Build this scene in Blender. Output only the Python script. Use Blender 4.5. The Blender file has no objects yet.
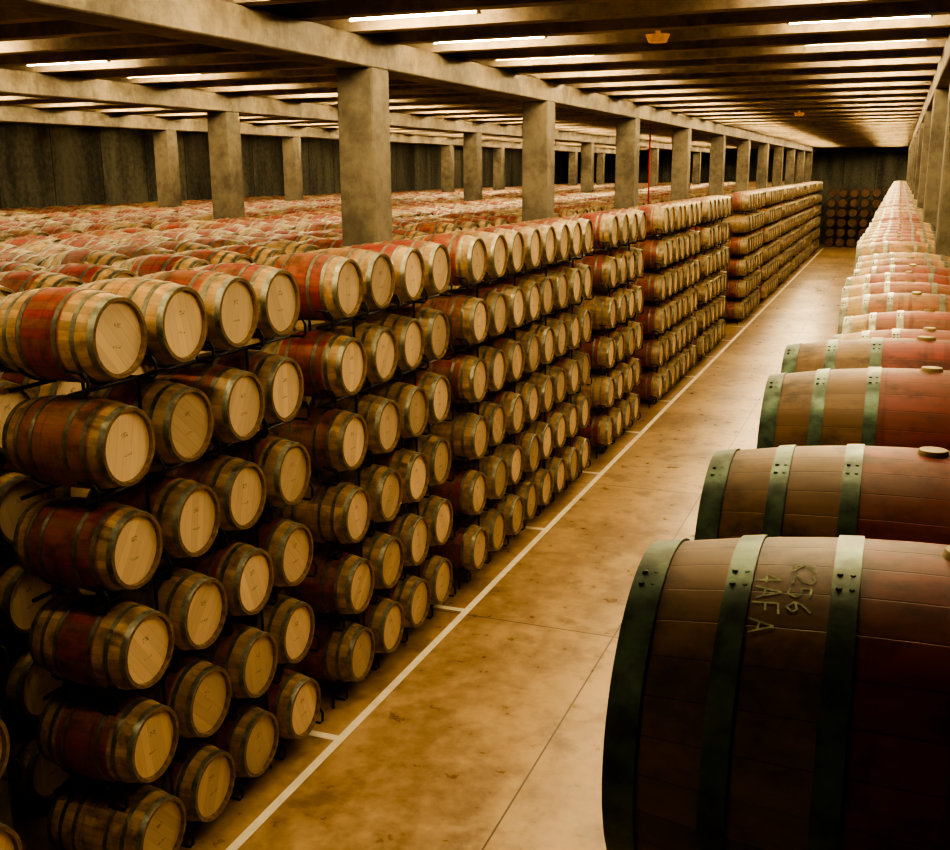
import bpy, bmesh, math, random
from mathutils import Vector, Matrix
random.seed(7)
S=bpy.context.scene
COL=S.collection
H=5.83           # camera height
# ------------------------------------------------------------------ materials
def newmat(name):
    m=bpy.data.materials.new(name); m.use_nodes=True
    nt=m.node_tree; nt.nodes.clear()
    out=nt.nodes.new('ShaderNodeOutputMaterial'); b=nt.nodes.new('ShaderNodeBsdfPrincipled')
    nt.links.new(b.outputs[0],out.inputs[0])
    return m,nt,b
class G:
    def __init__(s,nt): s.nt=nt
    def n(s,t,**k):
        x=s.nt.nodes.new(t)
        for a,v in k.items(): setattr(x,a,v)
        return x
    def setin(s,node,idx,v):
        if v is None: return
        if hasattr(v,'is_output') : s.nt.links.new(v,node.inputs[idx])
        else: node.inputs[idx].default_value=v
    def m(s,op,a,b=None,c=None,clamp=False):
        x=s.n('ShaderNodeMath',operation=op); x.use_clamp=clamp
        s.setin(x,0,a); s.setin(x,1,b); s.setin(x,2,c)
        return x.outputs[0]
    def mix(s,f,a,b,bt='MIX'):
        x=s.n('ShaderNodeMix',data_type='RGBA',blend_type=bt)
        s.setin(x,0,f); s.setin(x,6,a); s.setin(x,7,b)
        return x.outputs[2]
    def xyz(s,v):
        x=s.n('ShaderNodeSeparateXYZ'); s.nt.links.new(v,x.inputs[0]); return x.outputs
    def comb(s,a,b,c):
        x=s.n('ShaderNodeCombineXYZ'); s.setin(x,0,a); s.setin(x,1,b); s.setin(x,2,c); return x.outputs[0]
    def noise(s,v,scale,detail=4,rough=.55):
        x=s.n('ShaderNodeTexNoise'); 
        if v is not None: s.nt.links.new(v,x.inputs['Vector'])
        x.inputs['Scale'].default_value=scale; x.inputs['Detail'].default_value=detail; x.inputs['Roughness'].default_value=rough
        return x.outputs[0]
    def sm(s,v,a,b):
        x=s.n('ShaderNodeMapRange',interpolation_type='SMOOTHSTEP'); s.setin(x,0,v); s.setin(x,1,a); s.setin(x,2,b); return x.outputs[0]
    def bump(s,h,strength,dist,b):
        x=s.n('ShaderNodeBump'); x.inputs['Strength'].default_value=strength; x.inputs['Distance'].default_value=dist
        s.nt.links.new(h,x.inputs['Height']); s.nt.links.new(x.outputs[0],b.inputs['Normal'])
def C(r,g,b): return (r,g,b,1)

def mat_stave(name,red_w0,red_w1,oak=(0.50,0.30,0.115),red=(0.30,0.035,0.022),noredcut=0.22,dirt=.55):
    m,nt,b=newmat(name); g=G(nt)
    tc=g.n('ShaderNodeTexCoord').outputs['Object']; oi=g.n('ShaderNodeObjectInfo').outputs['Random']
    x,y,z=g.xyz(tc)
    ang=g.m('ARCTAN2',y,z)
    a=g.m('MULTIPLY',ang,30/(2*math.pi))
    a=g.m('ADD',a,g.m('MULTIPLY',oi,17.3))
    fr=g.m('FRACT',a); idx=g.m('FLOOR',a)
    wn=g.n('ShaderNodeTexWhiteNoise',noise_dimensions='2D'); nt.links.new(g.comb(idx,oi,0),wn.inputs[0])
    sv=wn.outputs[0]
    edge=g.m('ABSOLUTE',g.m('SUBTRACT',fr,.5)); line=g.sm(edge,.475,.499)
    off=g.m('MULTIPLY',oi,40.)
    grain=g.noise(g.comb(g.m('ADD',g.m('MULTIPLY',x,3.),off),g.m('MULTIPLY',y,32.),g.m('MULTIPLY',z,32.)),1.,5,.6)
    blot=g.noise(g.comb(g.m('ADD',x,off),y,z),6.,5,.65)
    big=g.noise(g.comb(g.m('ADD',x,off),g.m('ADD',y,3.),z),2.6,3,.5)
    oc=g.mix(g.m('MULTIPLY',grain,1.),C(oak[0]*.6,oak[1]*.55,oak[2]*.45),C(oak[0]*1.25,oak[1]*1.25,oak[2]*1.25))
    rc=g.mix(grain,C(red[0]*.5,red[1]*.5,red[2]*.6),C(red[0]*1.35,red[1]*1.6,red[2]*1.3))
    r2=g.m('FRACT',g.m('MULTIPLY',oi,7.13))
    w=g.m('ADD',red_w0,g.m('MULTIPLY',r2,red_w1-red_w0))
    ax=g.m('ADD',g.m('ABSOLUTE',x),g.m('MULTIPLY',g.m('SUBTRACT',blot,.5),.04))
    mask=g.m('SUBTRACT',1.,g.sm(ax,w,g.m('ADD',w,.02)))
    r3=g.m('FRACT',g.m('MULTIPLY',oi,31.7))
    amt=g.m('MULTIPLY',g.sm(r3,noredcut,noredcut+.15),g.m('ADD',.64,g.m('MULTIPLY',sv,.34)))
    amt=g.m('MULTIPLY',amt,g.m('ADD',.55,g.m('MULTIPLY',g.sm(big,.3,.5),.45)))
    col=g.mix(g.m('MULTIPLY',mask,amt),oc,rc)
    tint=g.m('ADD',.72,g.m('MULTIPLY',sv,.42))
    col=g.mix(1.,col,g.comb(tint,tint,tint),'MULTIPLY')
    dk=g.m('SUBTRACT',1.,g.m('MULTIPLY',g.sm(blot,.44,.70),dirt))
    col=g.mix(1.,col,g.comb(dk,dk,dk),'MULTIPLY')
    drib=g.m('MULTIPLY',g.sm(g.noise(g.comb(g.m('ADD',g.m('MULTIPLY',x,22.),off),0.,g.m('MULTIPLY',z,2.)),1.,3,.5),.55,.68),g.m('LESS_THAN',g.m('ABSOLUTE',x),.14))
    col=g.mix(g.m('MULTIPLY',drib,.45),col,C(red[0]*.3,red[1]*.3,red[2]*.4))
    col=g.mix(g.m('MULTIPLY',line,.6),col,C(.03,.015,.008))
    nt.links.new(col,b.inputs['Base Color']); b.inputs['Roughness'].default_value=.55
    g.bump(g.m('SUBTRACT',g.m('MULTIPLY',grain,.25),line),.5,.002,b)
    return m
M_stave=mat_stave('oak_staves',.17,.34,oak=(.52,.36,.18),red=(.27,.026,.027),noredcut=.12,dirt=.55)
M_staveR=mat_stave('oak_staves_dark',.135,.15,oak=(0.23,0.135,0.058),red=(0.26,0.019,0.021),noredcut=-.3,dirt=.7)

def mat_head():
    m,nt,b=newmat('oak_head'); g=G(nt)
    tc=g.n('ShaderNodeTexCoord').outputs['Object']; oi=g.n('ShaderNodeObjectInfo').outputs['Random']
    x,y,z=g.xyz(tc)
    th=g.m('MULTIPLY',g.m('SUBTRACT',oi,.5),1.6)
    c=g.m('COSINE',th); s=g.m('SINE',th)
    u=g.m('SUBTRACT',g.m('MULTIPLY',y,c),g.m('MULTIPLY',z,s))
    v=g.m('ADD',g.m('MULTIPLY',y,s),g.m('MULTIPLY',z,c))
    a=g.m('ADD',g.m('DIVIDE',u,.085),g.m('MULTIPLY',oi,9.))
    fr=g.m('FRACT',a); idx=g.m('FLOOR',a)
    wn=g.n('ShaderNodeTexWhiteNoise',noise_dimensions='2D'); nt.links.new(g.comb(idx,oi,0),wn.inputs[0])
    line=g.sm(g.m('ABSOLUTE',g.m('SUBTRACT',fr,.5)),.475,.498)
    grain=g.noise(g.comb(g.m('MULTIPLY',u,70.),g.m('MULTIPLY',v,4.),g.m('MULTIPLY',oi,50.)),1.,4,.6)
    col=g.mix(grain,C(.76,.56,.32),C(.95,.78,.52))
    t=g.m('ADD',.86,g.m('MULTIPLY',wn.outputs[0],.18))
    t=g.m('MULTIPLY',t,g.m('ADD',.62,g.m('MULTIPLY',g.m('FRACT',g.m('MULTIPLY',oi,5.7)),.5)))
    col=g.mix(1.,col,g.comb(t,t,t),'MULTIPLY')
    col=g.mix(g.m('MULTIPLY',line,.4),col,C(.12,.06,.025))
    st=g.noise(g.comb(g.m('MULTIPLY',y,60.),g.m('MULTIPLY',z,110.),g.m('MULTIPLY',oi,30.)),1.,2,.5)
    zz=g.m('ABSOLUTE',g.m('SUBTRACT',z,.09)); yy=g.m('ABSOLUTE',y)
    box=g.m('MULTIPLY',g.m('LESS_THAN',zz,.020),g.m('LESS_THAN',yy,.035))
    zz2=g.m('ABSOLUTE',g.m('ADD',z,.07)); box2=g.m('MULTIPLY',g.m('LESS_THAN',zz2,.010),g.m('LESS_THAN',yy,.05))
    box=g.m('MAXIMUM',box,box2)
    col=g.mix(g.m('MULTIPLY',g.m('MULTIPLY',box,g.sm(st,.48,.56)),.6),col,C(.10,.045,.02))
    nt.links.new(col,b.inputs['Base Color']); b.inputs['Roughness'].default_value=.6
    g.bump(g.m('SUBTRACT',g.m('MULTIPLY',grain,.2),line),.35,.002,b)
    return m
M_head=mat_head()
def mat_simple(name,col,rough=.5,metal=0.,var=.3,scale=8.,emit=None,bump=0.):
    m,nt,b=newmat(name); g=G(nt)
    tc=g.n('ShaderNodeTexCoord').outputs['Object']
    n=g.noise(tc,scale,5,.6)
    c=g.mix(g.sm(n,.3,.7),C(*[max(0,k*(1-var)) for k in col]),C(*[min(1,k*(1+var)) for k in col]))
    nt.links.new(c,b.inputs['Base Color'])
    b.inputs['Roughness'].default_value=rough; b.inputs['Metallic'].default_value=metal
    if emit:
        b.inputs['Emission Color'].default_value=C(*emit[0]); b.inputs['Emission Strength'].default_value=emit[1]
    if bump: g.bump(n,bump,.02,b)
    return m
M_hoop=mat_simple('galvanised_hoop',(.25,.26,.20),.42,.7,.35,14)
M_hoopG=mat_simple('galvanised_hoop_green',(.085,.135,.095),.45,.45,.55,14)
M_chime=mat_simple('chime_wood',(.20,.13,.065),.6,0,.4,20)
M_bung=mat_simple('bung_silicone',(.40,.31,.15),.5)
M_steel=mat_simple('black_rack_steel',(.012,.011,.010),.45,.5)
M_line=mat_simple('floor_paint',(.90,.84,.66),.5,0,.1,5)
M_red=mat_simple('red_pipe_paint',(.30,.012,.01),.4)
M_amber=mat_simple('amber_plastic',(.5,.22,.04),.4,emit=((1,.40,.06),.25))
M_house=mat_simple('lamp_housing',(.5,.42,.3),.5)
LC=(1,.765,.425)
M_tube=mat_simple('lamp_tube',(1,.9,.7),.5,0,.0,emit=(LC,195.))
M_chalk=mat_simple('chalk',(.46,.52,.34),.9,0,.5,60)

def mat_concrete(name,c0,c1,vert=False):
    m,nt,b=newmat(name); g=G(nt)
    geo=g.n('ShaderNodeNewGeometry').outputs['Position']
    x,y,z=g.xyz(geo)
    v=g.comb(x,y,g.m('MULTIPLY',z,.18)) if vert else geo
    n1=g.noise(v,.9,6,.65); n2=g.noise(geo,6.,6,.7)
    f=g.sm(g.m('ADD',g.m('MULTIPLY',n1,.65),g.m('MULTIPLY',n2,.35)),.36,.64)
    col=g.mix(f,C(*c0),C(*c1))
    pores=g.sm(g.noise(geo,45.,2,.5),.66,.75)
    col=g.mix(g.m('MULTIPLY',pores,.5),col,C(c0[0]*.3,c0[1]*.3,c0[2]*.3))
    if vert:   # precast panel joints and panel-to-panel tone change
        pa=g.m('DIVIDE',g.m('ADD',y,x),2.41)
        wn=g.n('ShaderNodeTexWhiteNoise',noise_dimensions='1D'); nt.links.new(g.m('FLOOR',pa),wn.inputs['W'])
        t=g.m('ADD',.75,g.m('MULTIPLY',wn.outputs[0],.5))
        col=g.mix(1.,col,g.comb(t,t,t),'MULTIPLY')
        j=g.sm(g.m('ABSOLUTE',g.m('SUBTRACT',g.m('FRACT',pa),.5)),.485,.495)
        col=g.mix(g.m('MULTIPLY',j,.85),col,C(.01,.01,.008))
    nt.links.new(col,b.inputs['Base Color']); b.inputs['Roughness'].default_value=.8
    g.bump(n2,.4,.02,b)
    return m
M_col=mat_concrete('column_concrete',(.08,.07,.05),(.20,.175,.125))
M_beam=mat_concrete('beam_concrete',(.08,.068,.048),(.23,.195,.135))
M_joist=mat_concrete('joist_concrete',(.12,.093,.06),(.32,.25,.155))
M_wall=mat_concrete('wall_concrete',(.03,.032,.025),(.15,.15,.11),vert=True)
def mat_floor():
    m,nt,b=newmat('polished_concrete_floor'); g=G(nt)
    geo=g.n('ShaderNodeNewGeometry').outputs['Position']
    x,y,z=g.xyz(geo)
    n1=g.noise(g.comb(x,g.m('MULTIPLY',y,.6),0),.55,5,.6); n2=g.noise(geo,3.5,6,.65); n3=g.noise(g.comb(x,y,7.),1.6,4,.6)
    f=g.sm(g.m('ADD',g.m('MULTIPLY',n1,.65),g.m('MULTIPLY',n2,.35)),.38,.62)
    col=g.mix(f,C(.24,.15,.07),C(.52,.365,.19))
    col=g.mix(g.m('MULTIPLY',g.sm(n3,.55,.70),.55),col,C(.13,.075,.034))
    lx=g.m('LESS_THAN',g.m('ABSOLUTE',g.m('ADD',x,2.98)),.010)
    fy=g.m('ABSOLUTE',g.m('SUBTRACT',g.m('FRACT',g.m('DIVIDE',g.m('SUBTRACT',y,12.4-3.3),6.6)),.5))
    ly=g.m('LESS_THAN',fy,.0018)
    jn=g.m('MAXIMUM',lx,ly)
    col=g.mix(g.m('MULTIPLY',jn,.85),col,C(.04,.022,.01))
    nt.links.new(col,b.inputs['Base Color'])
    r=g.m('ADD',.16,g.m('MULTIPLY',n2,.32)); nt.links.new(r,b.inputs['Roughness'])
    g.bump(g.m('SUBTRACT',g.m('MULTIPLY',n2,.15),jn),.15,.01,b)
    return m
M_floor=mat_floor()

# ------------------------------------------------------------------ helpers
def mkobj(name,bm,mats,parent=None,loc=(0,0,0),smooth=None):
    me=bpy.data.meshes.new(name); bm.to_mesh(me); bm.free()
    for m in mats: me.materials.append(m)
    if smooth is not None:
        for p in me.polygons: p.use_smooth=True
        me.set_sharp_from_angle(angle=math.radians(smooth))
    o=bpy.data.objects.new(name,me); COL.objects.link(o); o.location=loc
    if parent: o.parent=parent
    return o
def empty(name,loc=(0,0,0)):
    o=bpy.data.objects.new(name,None); COL.objects.link(o); o.location=loc; o.empty_display_size=.2; return o
def box(bm,x0,x1,y0,y1,z0,z1,mi=0,bev=0):
    r=bmesh.ops.create_cube(bm,size=1.)
    vs=r['verts']
    for v in vs: v.co=Vector(((x0+x1)/2+v.co.x*(x1-x0),(y0+y1)/2+v.co.y*(y1-y0),(z0+z1)/2+v.co.z*(z1-z0)))
    fs=set(f for v in vs for f in v.link_faces)
    for f in fs: f.material_index=mi
    if bev:
        es=list(set(e for f in fs for e in f.edges))
        bmesh.ops.bevel(bm,geom=es,offset=bev,segments=1,affect='EDGES',material=-1)
def tube(bm,pts,r,seg=6,mi=0):
    pts=[Vector(p) for p in pts]; rings=[]
    for i,p in enumerate(pts):
        d=(pts[min(i+1,len(pts)-1)]-pts[max(i-1,0)]).normalized()
        up=Vector((0,0,1)) if abs(d.z)<.9 else Vector((1,0,0))
        a=d.cross(up).normalized(); b=d.cross(a)
        rings.append([bm.verts.new(p+a*math.cos(2*math.pi*k/seg)*r+b*math.sin(2*math.pi*k/seg)*r) for k in range(seg)])
    for i in range(len(rings)-1):
        for k in range(seg):
            f=bm.faces.new((rings[i][k],rings[i][(k+1)%seg],rings[i+1][(k+1)%seg],rings[i+1][k])); f.material_index=mi
    for rg in (rings[0],rings[-1]):
        f=bm.faces.new(rg); f.material_index=mi
def lathe(bm,prof,seg,mi,close=False):
    rings=[]
    for x,r in prof:
        if r<=1e-6: rings.append([bm.verts.new((x,0,0))])
        else: rings.append([bm.verts.new((x,r*math.sin(2*math.pi*k/seg),r*math.cos(2*math.pi*k/seg))) for k in range(seg)])
    n=len(rings)
    rng=range(n) if close else range(n-1)
    for i in rng:
        A,B=rings[i],rings[(i+1)%n]
        for k in range(seg):
            k2=(k+1)%seg
            if len(A)==1: f=bm.faces.new((A[0],B[k2],B[k]))
            elif len(B)==1: f=bm.faces.new((A[k],A[k2],B[0]))
            else: f=bm.faces.new((A[k],A[k2],B[k2],B[k]))
            f.material_index=mi[i] if isinstance(mi,list) else mi
HL=.475
def rad(x): return .355-.058*(abs(x)/HL)**2
HOOPS=[(.425,.474),(.292,.33),(.142,.18)]
def barrel_mesh(name,seg,mats,hero=True):
    bm=bmesh.new()
    n=14 if hero else 8
    xs=[-HL+2*HL*i/n for i in range(n+1)]
    prof=[(-HL+.035,0.),(-HL+.035,.268),(-HL,.272)]+[(x,rad(x)) for x in xs]+[(HL,.272),(HL-.035,.268),(HL-.035,0.)]
    mi=[1,3,3]+[0]*n+[3,3,1]
    lathe(bm,prof,seg,mi)
    for a,b_ in HOOPS:
        for s in (-1,1):
            x0,x1=sorted((s*a,s*b_)); t=.0045
            lathe(bm,[(x0,rad(x0)-.004),(x0,rad(x0)+t),(x1,rad(x1)+t),(x1,rad(x1)-.004)],seg,2,close=True)
            if hero:
                xm=(x0+x1)/2
                for da in (-.05,.05):
                    for dx in (-.009,.009):
                        aa=.35*s+da
                        rr=rad(xm)+t
                        c=Vector((xm+dx,rr*math.sin(aa),rr*math.cos(aa)))
                        q=Vector((0,0,1)).rotation_difference(Vector((0,math.sin(aa),math.cos(aa))))
                        bmesh_r=bmesh.ops.create_cone(bm,cap_ends=True,segments=8,radius1=.0055,radius2=.003,depth=.006,matrix=Matrix.Translation(c)@q.to_matrix().to_4x4())
                        for v in bmesh_r['verts']:
                            for f in v.link_faces: f.material_index=2
    r=bmesh.ops.create_cone(bm,cap_ends=True,segments=24 if hero else 8,radius1=.034,radius2=.029,depth=.016,matrix=Matrix.Translation((0,0,.355+.004)))
    for v in r['verts']:
        for f in v.link_faces: f.material_index=4
    bmesh.ops.recalc_face_normals(bm,faces=bm.faces)
    me=bpy.data.meshes.new(name); bm.to_mesh(me); bm.free()
    for m in mats: me.materials.append(m)
    for p in me.polygons: p.use_smooth=True
    me.set_sharp_from_angle(angle=math.radians(32))
    return me
ME_L=barrel_mesh('barrel_left',48,[M_stave,M_head,M_hoop,M_chime,M_bung])
ME_LO=barrel_mesh('barrel_low',24,[M_stave,M_head,M_hoop,M_chime,M_bung],hero=False)
ME_R=barrel_mesh('barrel_right',96,[M_staveR,M_head,M_hoopG,M_chime,M_bung])

PZ=.83; Z0=.51
def rack_bm(n,p,levels=6,detail=True,xw=1.,br=.352):
    bm=bmesh.new(); ya=-p/2; yb=(n-.5)*p
    xs=(-.2*xw,-.75*xw)
    for L in range(levels):
        zb=Z0+L*PZ-.375
        for x in xs: tube(bm,[(x,ya,zb),(x,yb,zb)],.017)
        bounds=[ya+i*p for i in range(n+1)]
        posts=[b for i,b in enumerate(bounds) if i%2==1]
        for yy in posts:
            tube(bm,[(-.06*xw,yy,zb),(-.89*xw,yy,zb)],.015)
            for x in xs: tube(bm,[(x,yy,zb),(x,yy,max(0,zb-PZ) if L else 0)],.014)
        if L==0:
            for yy in (ya,yb):
                for x in xs: tube(bm,[(x,yy,zb),(x,yy,0)],.016)
        if detail:
            for i in range(n):
                for x in xs:
                    pts=[(x,i*p+br*math.sin(a),Z0+L*PZ-br*math.cos(a)) for a in [math.radians(-50+100*k/10) for k in range(11)]]
                    tube(bm,pts,.011)
            for yy in bounds:
                tube(bm,[(-.2*xw,yy,zb),(-.05*xw,yy,zb),(-.025*xw,yy,zb+.03),(-.02*xw,yy,zb+.12),(-.05*xw,yy,zb+.17),(-.2*xw,yy,zb+.18)],.013)
    bmesh.ops.recalc_face_normals(bm,faces=bm.faces)
    return bm
def inst(pts,name,parent=None,mesh=None,rot=0,lname='barrel'):
    p0=Vector(pts[0])
    me=bpy.data.meshes.new(name); me.from_pydata([tuple(Vector(q)-p0) for q in pts],[],[]); o=bpy.data.objects.new(name,me); COL.objects.link(o)
    o.instance_type='VERTS'; o.location=p0
    if parent: o.parent=parent
    c=bpy.data.objects.new(lname,mesh or ME_LO); COL.objects.link(c); c.parent=o; c.rotation_euler=(0,0,rot)
    return o
def stack(xf,y0,n,p,near=True,levels=6,sign=1,name='wine_barrel_stack',detail=True):
    e=empty(name,(xf,y0,0))
    ro=mkobj('rack_frame',rack_bm(n,p,levels,detail),[M_steel],parent=e,smooth=40)
    if sign<0: ro.scale.x=-1
    if near:
        for L in range(levels):
            for i in range(n):
                o=bpy.data.objects.new('barrel_%d'%(L*n+i+1),ME_L if y0<30 else ME_LO); COL.objects.link(o); o.parent=e
                o.location=(-sign*HL+random.uniform(-.022,.022),i*p+random.uniform(-.005,.005),Z0+L*PZ)
                o.rotation_euler=(random.uniform(-.12,.12),0,random.uniform(-.012,.012)+(math.pi if random.random()<.5 else 0))
    else:
        inst([( -sign*HL+random.uniform(-.02,.02),i*p,Z0+L*PZ) for L in range(levels) for i in range(n)],'barrel_grid',e)
    return e

# ------------------------------------------------------------------ left front row
XF=-5.25
PY=7.235; CY0=12.64-PY
for y0,n,p in [(2.29,4,.745),(6.27,4,.76),(9.87,4,.79),(13.6,8,.805),(21.2,4,.82),(26.3,7,.81),(32.9,6,.81)]:
    stack(XF,y0,n,p)
y=42.2
while y<84:
    stack(XF,y,7,.82,near=False,detail=False); y+=PY

# ------------------------------------------------------------------ deep blocks
KM=23
def field(xrows,levels,zoff,rot=0):
    pts=[]
    e=empty('wine_barrel_block',(xrows[0],2,0))
    for xr in xrows:
        for k in range(-1,KM):
            ys=CY0+.62+PY/2*k; dz=zoff+random.choice([0,0,0,-.04,.03]); 
            for i in range(4):
                for L in levels:
                    pts.append((xr+random.uniform(-.04,.04)-e.location.x,ys+i*.79+random.uniform(-.015,.015)-2,Z0+L*PZ+dz))
    inst(pts,'barrel_grid',parent=e,rot=rot)
    bm=bmesh.new()
    for xr in xrows:
        for dx in (-.27,.27):
            for L in range(6):
                tube(bm,[(xr+dx,1.6,Z0+L*PZ-.40+zoff),(xr+dx,88,Z0+L*PZ-.40+zoff)],.016,4)
            for k in range(-1,KM):
                yy=CY0+.62+PY/2*k-.45
                tube(bm,[(xr+dx,yy,0),(xr+dx,yy,Z0+5*PZ-.40)],.018,4)
    o=mkobj('rack_frame',bm,[M_steel],parent=e); o.location=-e.location
def rows(a,n,st=1.04): return [a-st*i for i in range(n)]
field(rows(-7.4,2),range(6),-.03)
field(rows(-9.48,4),[3,4,5],-.06,rot=math.pi)
field(rows(-14.42,6,1.03),[3,4,5],-.1)
field(rows(-21.4,5,1.0),[3,4,5],-.15,rot=math.pi)

# ------------------------------------------------------------------ right side
def bigstack(specs,rack):
    e=empty('wine_barrel_stack',(rack[2],rack[0],0))
    ro=mkobj('rack_frame',rack_bm(2,rack[1],6,True,xw=1.26,br=.37),[M_steel],parent=e,smooth=40); ro.scale.x=-1
    first=None
    for yc,xl,dz,sc in specs:
        for L in range(6):
            o=bpy.data.objects.new('barrel',ME_R); COL.objects.link(o); o.parent=e
            o.scale=(1.26,sc,sc); o.location=(xl+HL*1.26-rack[2],yc-rack[0],Z0+L*PZ+dz)
            o.rotation_euler=(random.uniform(-.03,.03),0,0)
        if first is None: first=o
    return first
b1=bigstack([(2.06,-.43,.07,1.12),(3.10,-.455,.025,1.07)],(2.06,1.04,-.42)); b1.rotation_euler=(0,0,0)
bigstack([(4.33,-.43,.05,1.05),(5.10,-.435,.055,1.05)],(4.33,.77,-.42))
stack(-.27,5.95,2,.80,sign=-1,name='wine_barrel_stack')
stack(-.33,7.75,6,.77,sign=-1)
for k in range(10):
    stack(-.42,CY0+PY*(k+1)+.80,8,.80,near=False,sign=-1,detail=False)

glyph={'K':[[(0,0),(0.2,6)],[(4,6.3),(0,3),(4.3,-.3)]],'2':[[(0,5),(2,6),(4,5),(3.5,3.5),(0,0),(4,0)]],'5':[[(4,6),(0,6),(0,3.5),(3,3.6),(4,2),(2.5,0),(0,.4)]],
'6':[[(4,6.5),(1,4),(0,2),(2,0),(4,1.5),(3,3),(0.3,2.4)]],'4':[[(3.2,-.6),(3,6),(0,2),(4.4,2.2)]],'A':[[(-.3,-.4),(2,6),(4.4,0)],[(.7,2.3),(3.5,2.0)]],'F':[[(0,-.5),(0,6),(4,6.3)],[(0,3),(3,3)]],}
bm=bmesh.new()
def write(txt,xb,a0,hgt):
    sc=hgt/6; a=a0; W=.0017
    def P(x,s):
        r=rad(x)+.0012; t=s/.355
        return Vector((x,-r*math.sin(t),r*math.cos(t)))
    for ch in txt:
        xo=xb+random.uniform(-.003,.003)
        for st in glyph[ch]:
            q=[(xo+v*sc+random.uniform(-.0007,.0007), a*.355+u*sc) for u,v in st]
            for (x0,s0),(x1,s1) in zip(q[:-1],q[1:]):
                d=Vector((x1-x0,s1-s0)); n=Vector((-d.y,d.x)).normalized()*W
                for k in range(3):
                    A=Vector((x0,s0))+d*(k/3); B=Vector((x0,s0))+d*((k+1)/3)
                    f=[P(*(A+n)),P(*(A-n)),P(*(B-n)),P(*(B+n))]
                    face=bm.faces.new([bm.verts.new(v) for v in f])
                    face.normal_update()
                    if face.normal.dot(Vector((0,f[0].y,f[0].z)))<0: face.normal_flip()
        a+=6.2*sc/.355
write('K256',-.236,.22,.031)
write('4AFA',-.284,.30,.035)
ch=mkobj('chalk_marks',bm,[M_chalk],parent=b1)

pts=[(-4.75+.8*i,87.5,.365+L*.74) for i in range(6) for L in range(6)]
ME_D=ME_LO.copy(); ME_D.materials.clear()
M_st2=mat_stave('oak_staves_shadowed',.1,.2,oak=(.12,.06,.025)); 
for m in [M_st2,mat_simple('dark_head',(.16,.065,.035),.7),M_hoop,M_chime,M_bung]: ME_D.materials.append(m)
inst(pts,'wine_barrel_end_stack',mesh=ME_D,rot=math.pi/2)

# ------------------------------------------------------------------ room
XL=-26.3; XR=2.3; YB=-2.5; YF=91.; ZC=7.95
def room(name,dims,mat):
    bm=bmesh.new(); box(bm,*dims); return mkobj(name,bm,[mat])
room('floor',(XL-.3,XR+.3,YB-.3,YF+.3,-.2,0),M_floor)
room('ceiling',(XL-.3,XR+.3,YB-.3,YF+.3,ZC,ZC+.25),M_joist)
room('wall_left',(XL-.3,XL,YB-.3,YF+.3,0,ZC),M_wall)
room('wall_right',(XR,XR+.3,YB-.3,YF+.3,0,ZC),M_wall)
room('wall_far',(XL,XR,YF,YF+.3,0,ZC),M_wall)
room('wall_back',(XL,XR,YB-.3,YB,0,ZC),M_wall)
BB=H+1.28; BT=BB+.36; JB=BT
CX=[-6.46,-13.5,-20.5,.66]
for cx in CX:
    bm=bmesh.new(); box(bm,cx-.24,cx+.24,YB,YF,BB,BT,bev=.015); mkobj('ceiling_beam',bm,[M_beam])
    for k in range(0,12):
        cy=CY0+PY*k
        if cx>0 and k==0: continue
        if cy>YF-1: continue
        bm=bmesh.new(); box(bm,cx-.25,cx+.25,cy-.25,cy+.25,0,BB,bev=.02)
        box(bm,cx-.27,cx+.27,cy-.27,cy+.27,0,.06)
        mkobj('concrete_column',bm,[M_col])
bm=bmesh.new(); J=PY/6
yj=CY0-J*5.5; ys=[]
while yj<YF-.3:
    if yj>YB+.3:
        box(bm,XL,XR,yj-.12,yj+.12,JB,ZC); ys.append(yj)
    yj+=J
mkobj('ceiling_joists',bm,[M_joist])
LZ=JB+.06
bm=bmesh.new()
box(bm,-.8,.8,-.06,.06,.05,.11,1)
tube(bm,[(-.77,0,.015),(.77,0,.015)],.028,6,0)
box(bm,-.8,-.77,-.035,.035,-.02,.05,1); box(bm,.77,.8,-.035,.035,-.02,.05,1)
box(bm,-.5,-.47,-.02,.02,.11,ZC-LZ,1); box(bm,.47,.5,-.02,.02,.11,ZC-LZ,1)
me=bpy.data.meshes.new('lamp'); bm.to_mesh(me); bm.free(); me.materials.append(M_tube); me.materials.append(M_house)
for li,lx in enumerate((-.6,-5.2,-12.2,-19.2,-23.6)):
    for j,yv in enumerate(ys[:-1]):
        if j%2: continue
        if li==4 and j%4: continue
        ym=yv+J/2
        if lx>-1 and ym<3.5: continue
        if 0<ym<3.5: continue  # left-row lamps behind the camera are unseen, added to light nearest barrels' fronts
        if ym>88 or (lx<-1 and ym>85): continue
        o=bpy.data.objects.new('ceiling_lamp',me); COL.objects.link(o); o.location=(lx,ym,LZ)
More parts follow.
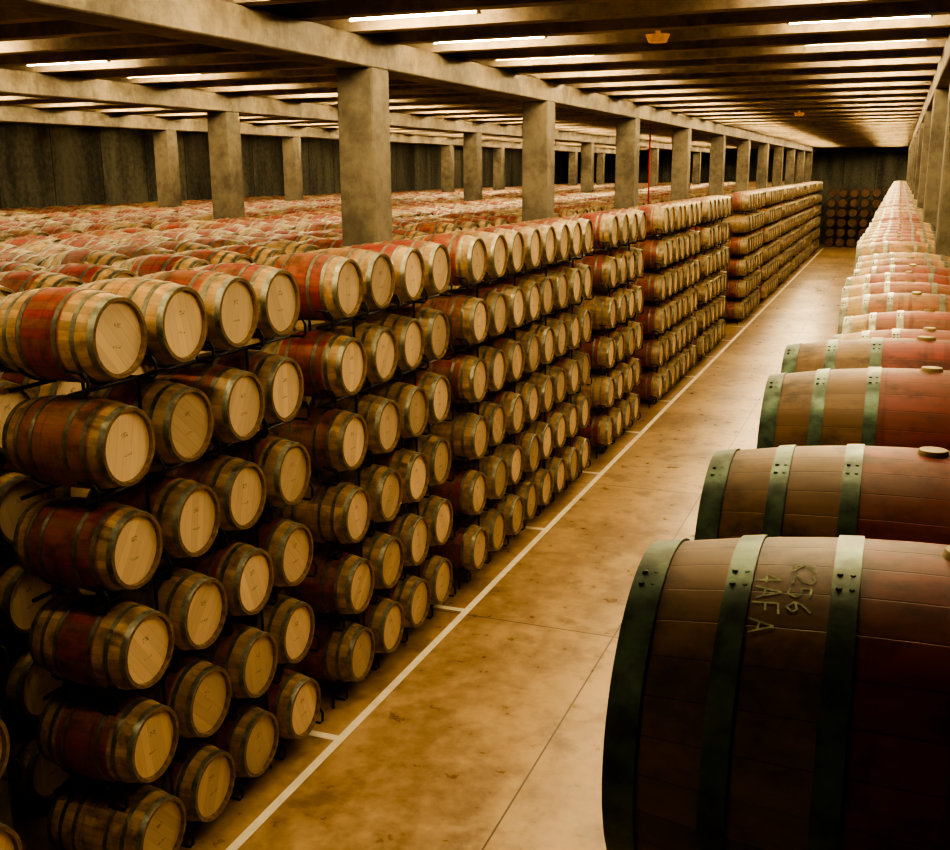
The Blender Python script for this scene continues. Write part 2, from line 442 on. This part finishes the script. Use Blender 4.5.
for yv in (13.6,33.5):
    bm=bmesh.new()
    bmesh.ops.create_cone(bm,cap_ends=True,segments=24,radius1=.11,radius2=.15,depth=.09,matrix=Matrix.Translation((0,0,-.045)))
    bmesh.ops.create_cone(bm,cap_ends=True,segments=16,radius1=.03,radius2=.03,depth=.5,matrix=Matrix.Translation((0,0,.2)))
    mkobj('ceiling_beacon',bm,[M_amber],loc=(-2.9,yv,JB-.02),smooth=40)
bm=bmesh.new(); tube(bm,[(0,0,0),(0,0,BB+.36)],.026,10)
for zz in (2.,4.,5.9): tube(bm,[(0,0,zz),(0,0,zz+.08)],.034,10)
mkobj('fire_riser_pipe',bm,[M_red],loc=(-6.78,31.2,0),smooth=40)
bm=bmesh.new(); box(bm,-5.11,-5.015,0.5,86,0,.004)
for k in range(24):
    yy=1.72+3.6*k; box(bm,-5.75,-5.11,yy-.05,yy+.05,0,.004)
mkobj('floor_marking_line',bm,[M_line])

# ------------------------------------------------------------------ camera
F=1060.; VX=903.; VY=169.; roll=.0075
yh=VY+roll*(VX-475)
p=math.atan((425-yh)/F); a=math.atan((VX-475)*math.cos(p)/F)
Hd=Vector((-math.sin(a),math.cos(a),0)); Rr=Vector((math.cos(a),math.sin(a),0)); Z=Vector((0,0,1))
Fw=Hd*math.cos(p)-Z*math.sin(p); Up=Hd*math.sin(p)+Z*math.cos(p)
R2_=Rr*math.cos(roll)-Up*math.sin(roll); U2=Up*math.cos(roll)+Rr*math.sin(roll)
M=Matrix((R2_,U2,-Fw)).transposed().to_4x4(); M.translation=Vector((0,0,H))
cd=bpy.data.cameras.new('camera'); cam=bpy.data.objects.new('camera',cd); COL.objects.link(cam); cam.matrix_world=M
cd.sensor_width=36; cd.lens=F/950*36; cd.clip_end=300; cd.clip_start=.05
S.camera=cam
w=bpy.data.worlds.new('world'); S.world=w; w.use_nodes=True
w.node_tree.nodes['Background'].inputs[0].default_value=(1,.7,.4,1); w.node_tree.nodes['Background'].inputs[1].default_value=.02
S.view_settings.view_transform='AgX'
try: S.view_settings.look='AgX - High Contrast'
except Exception: pass
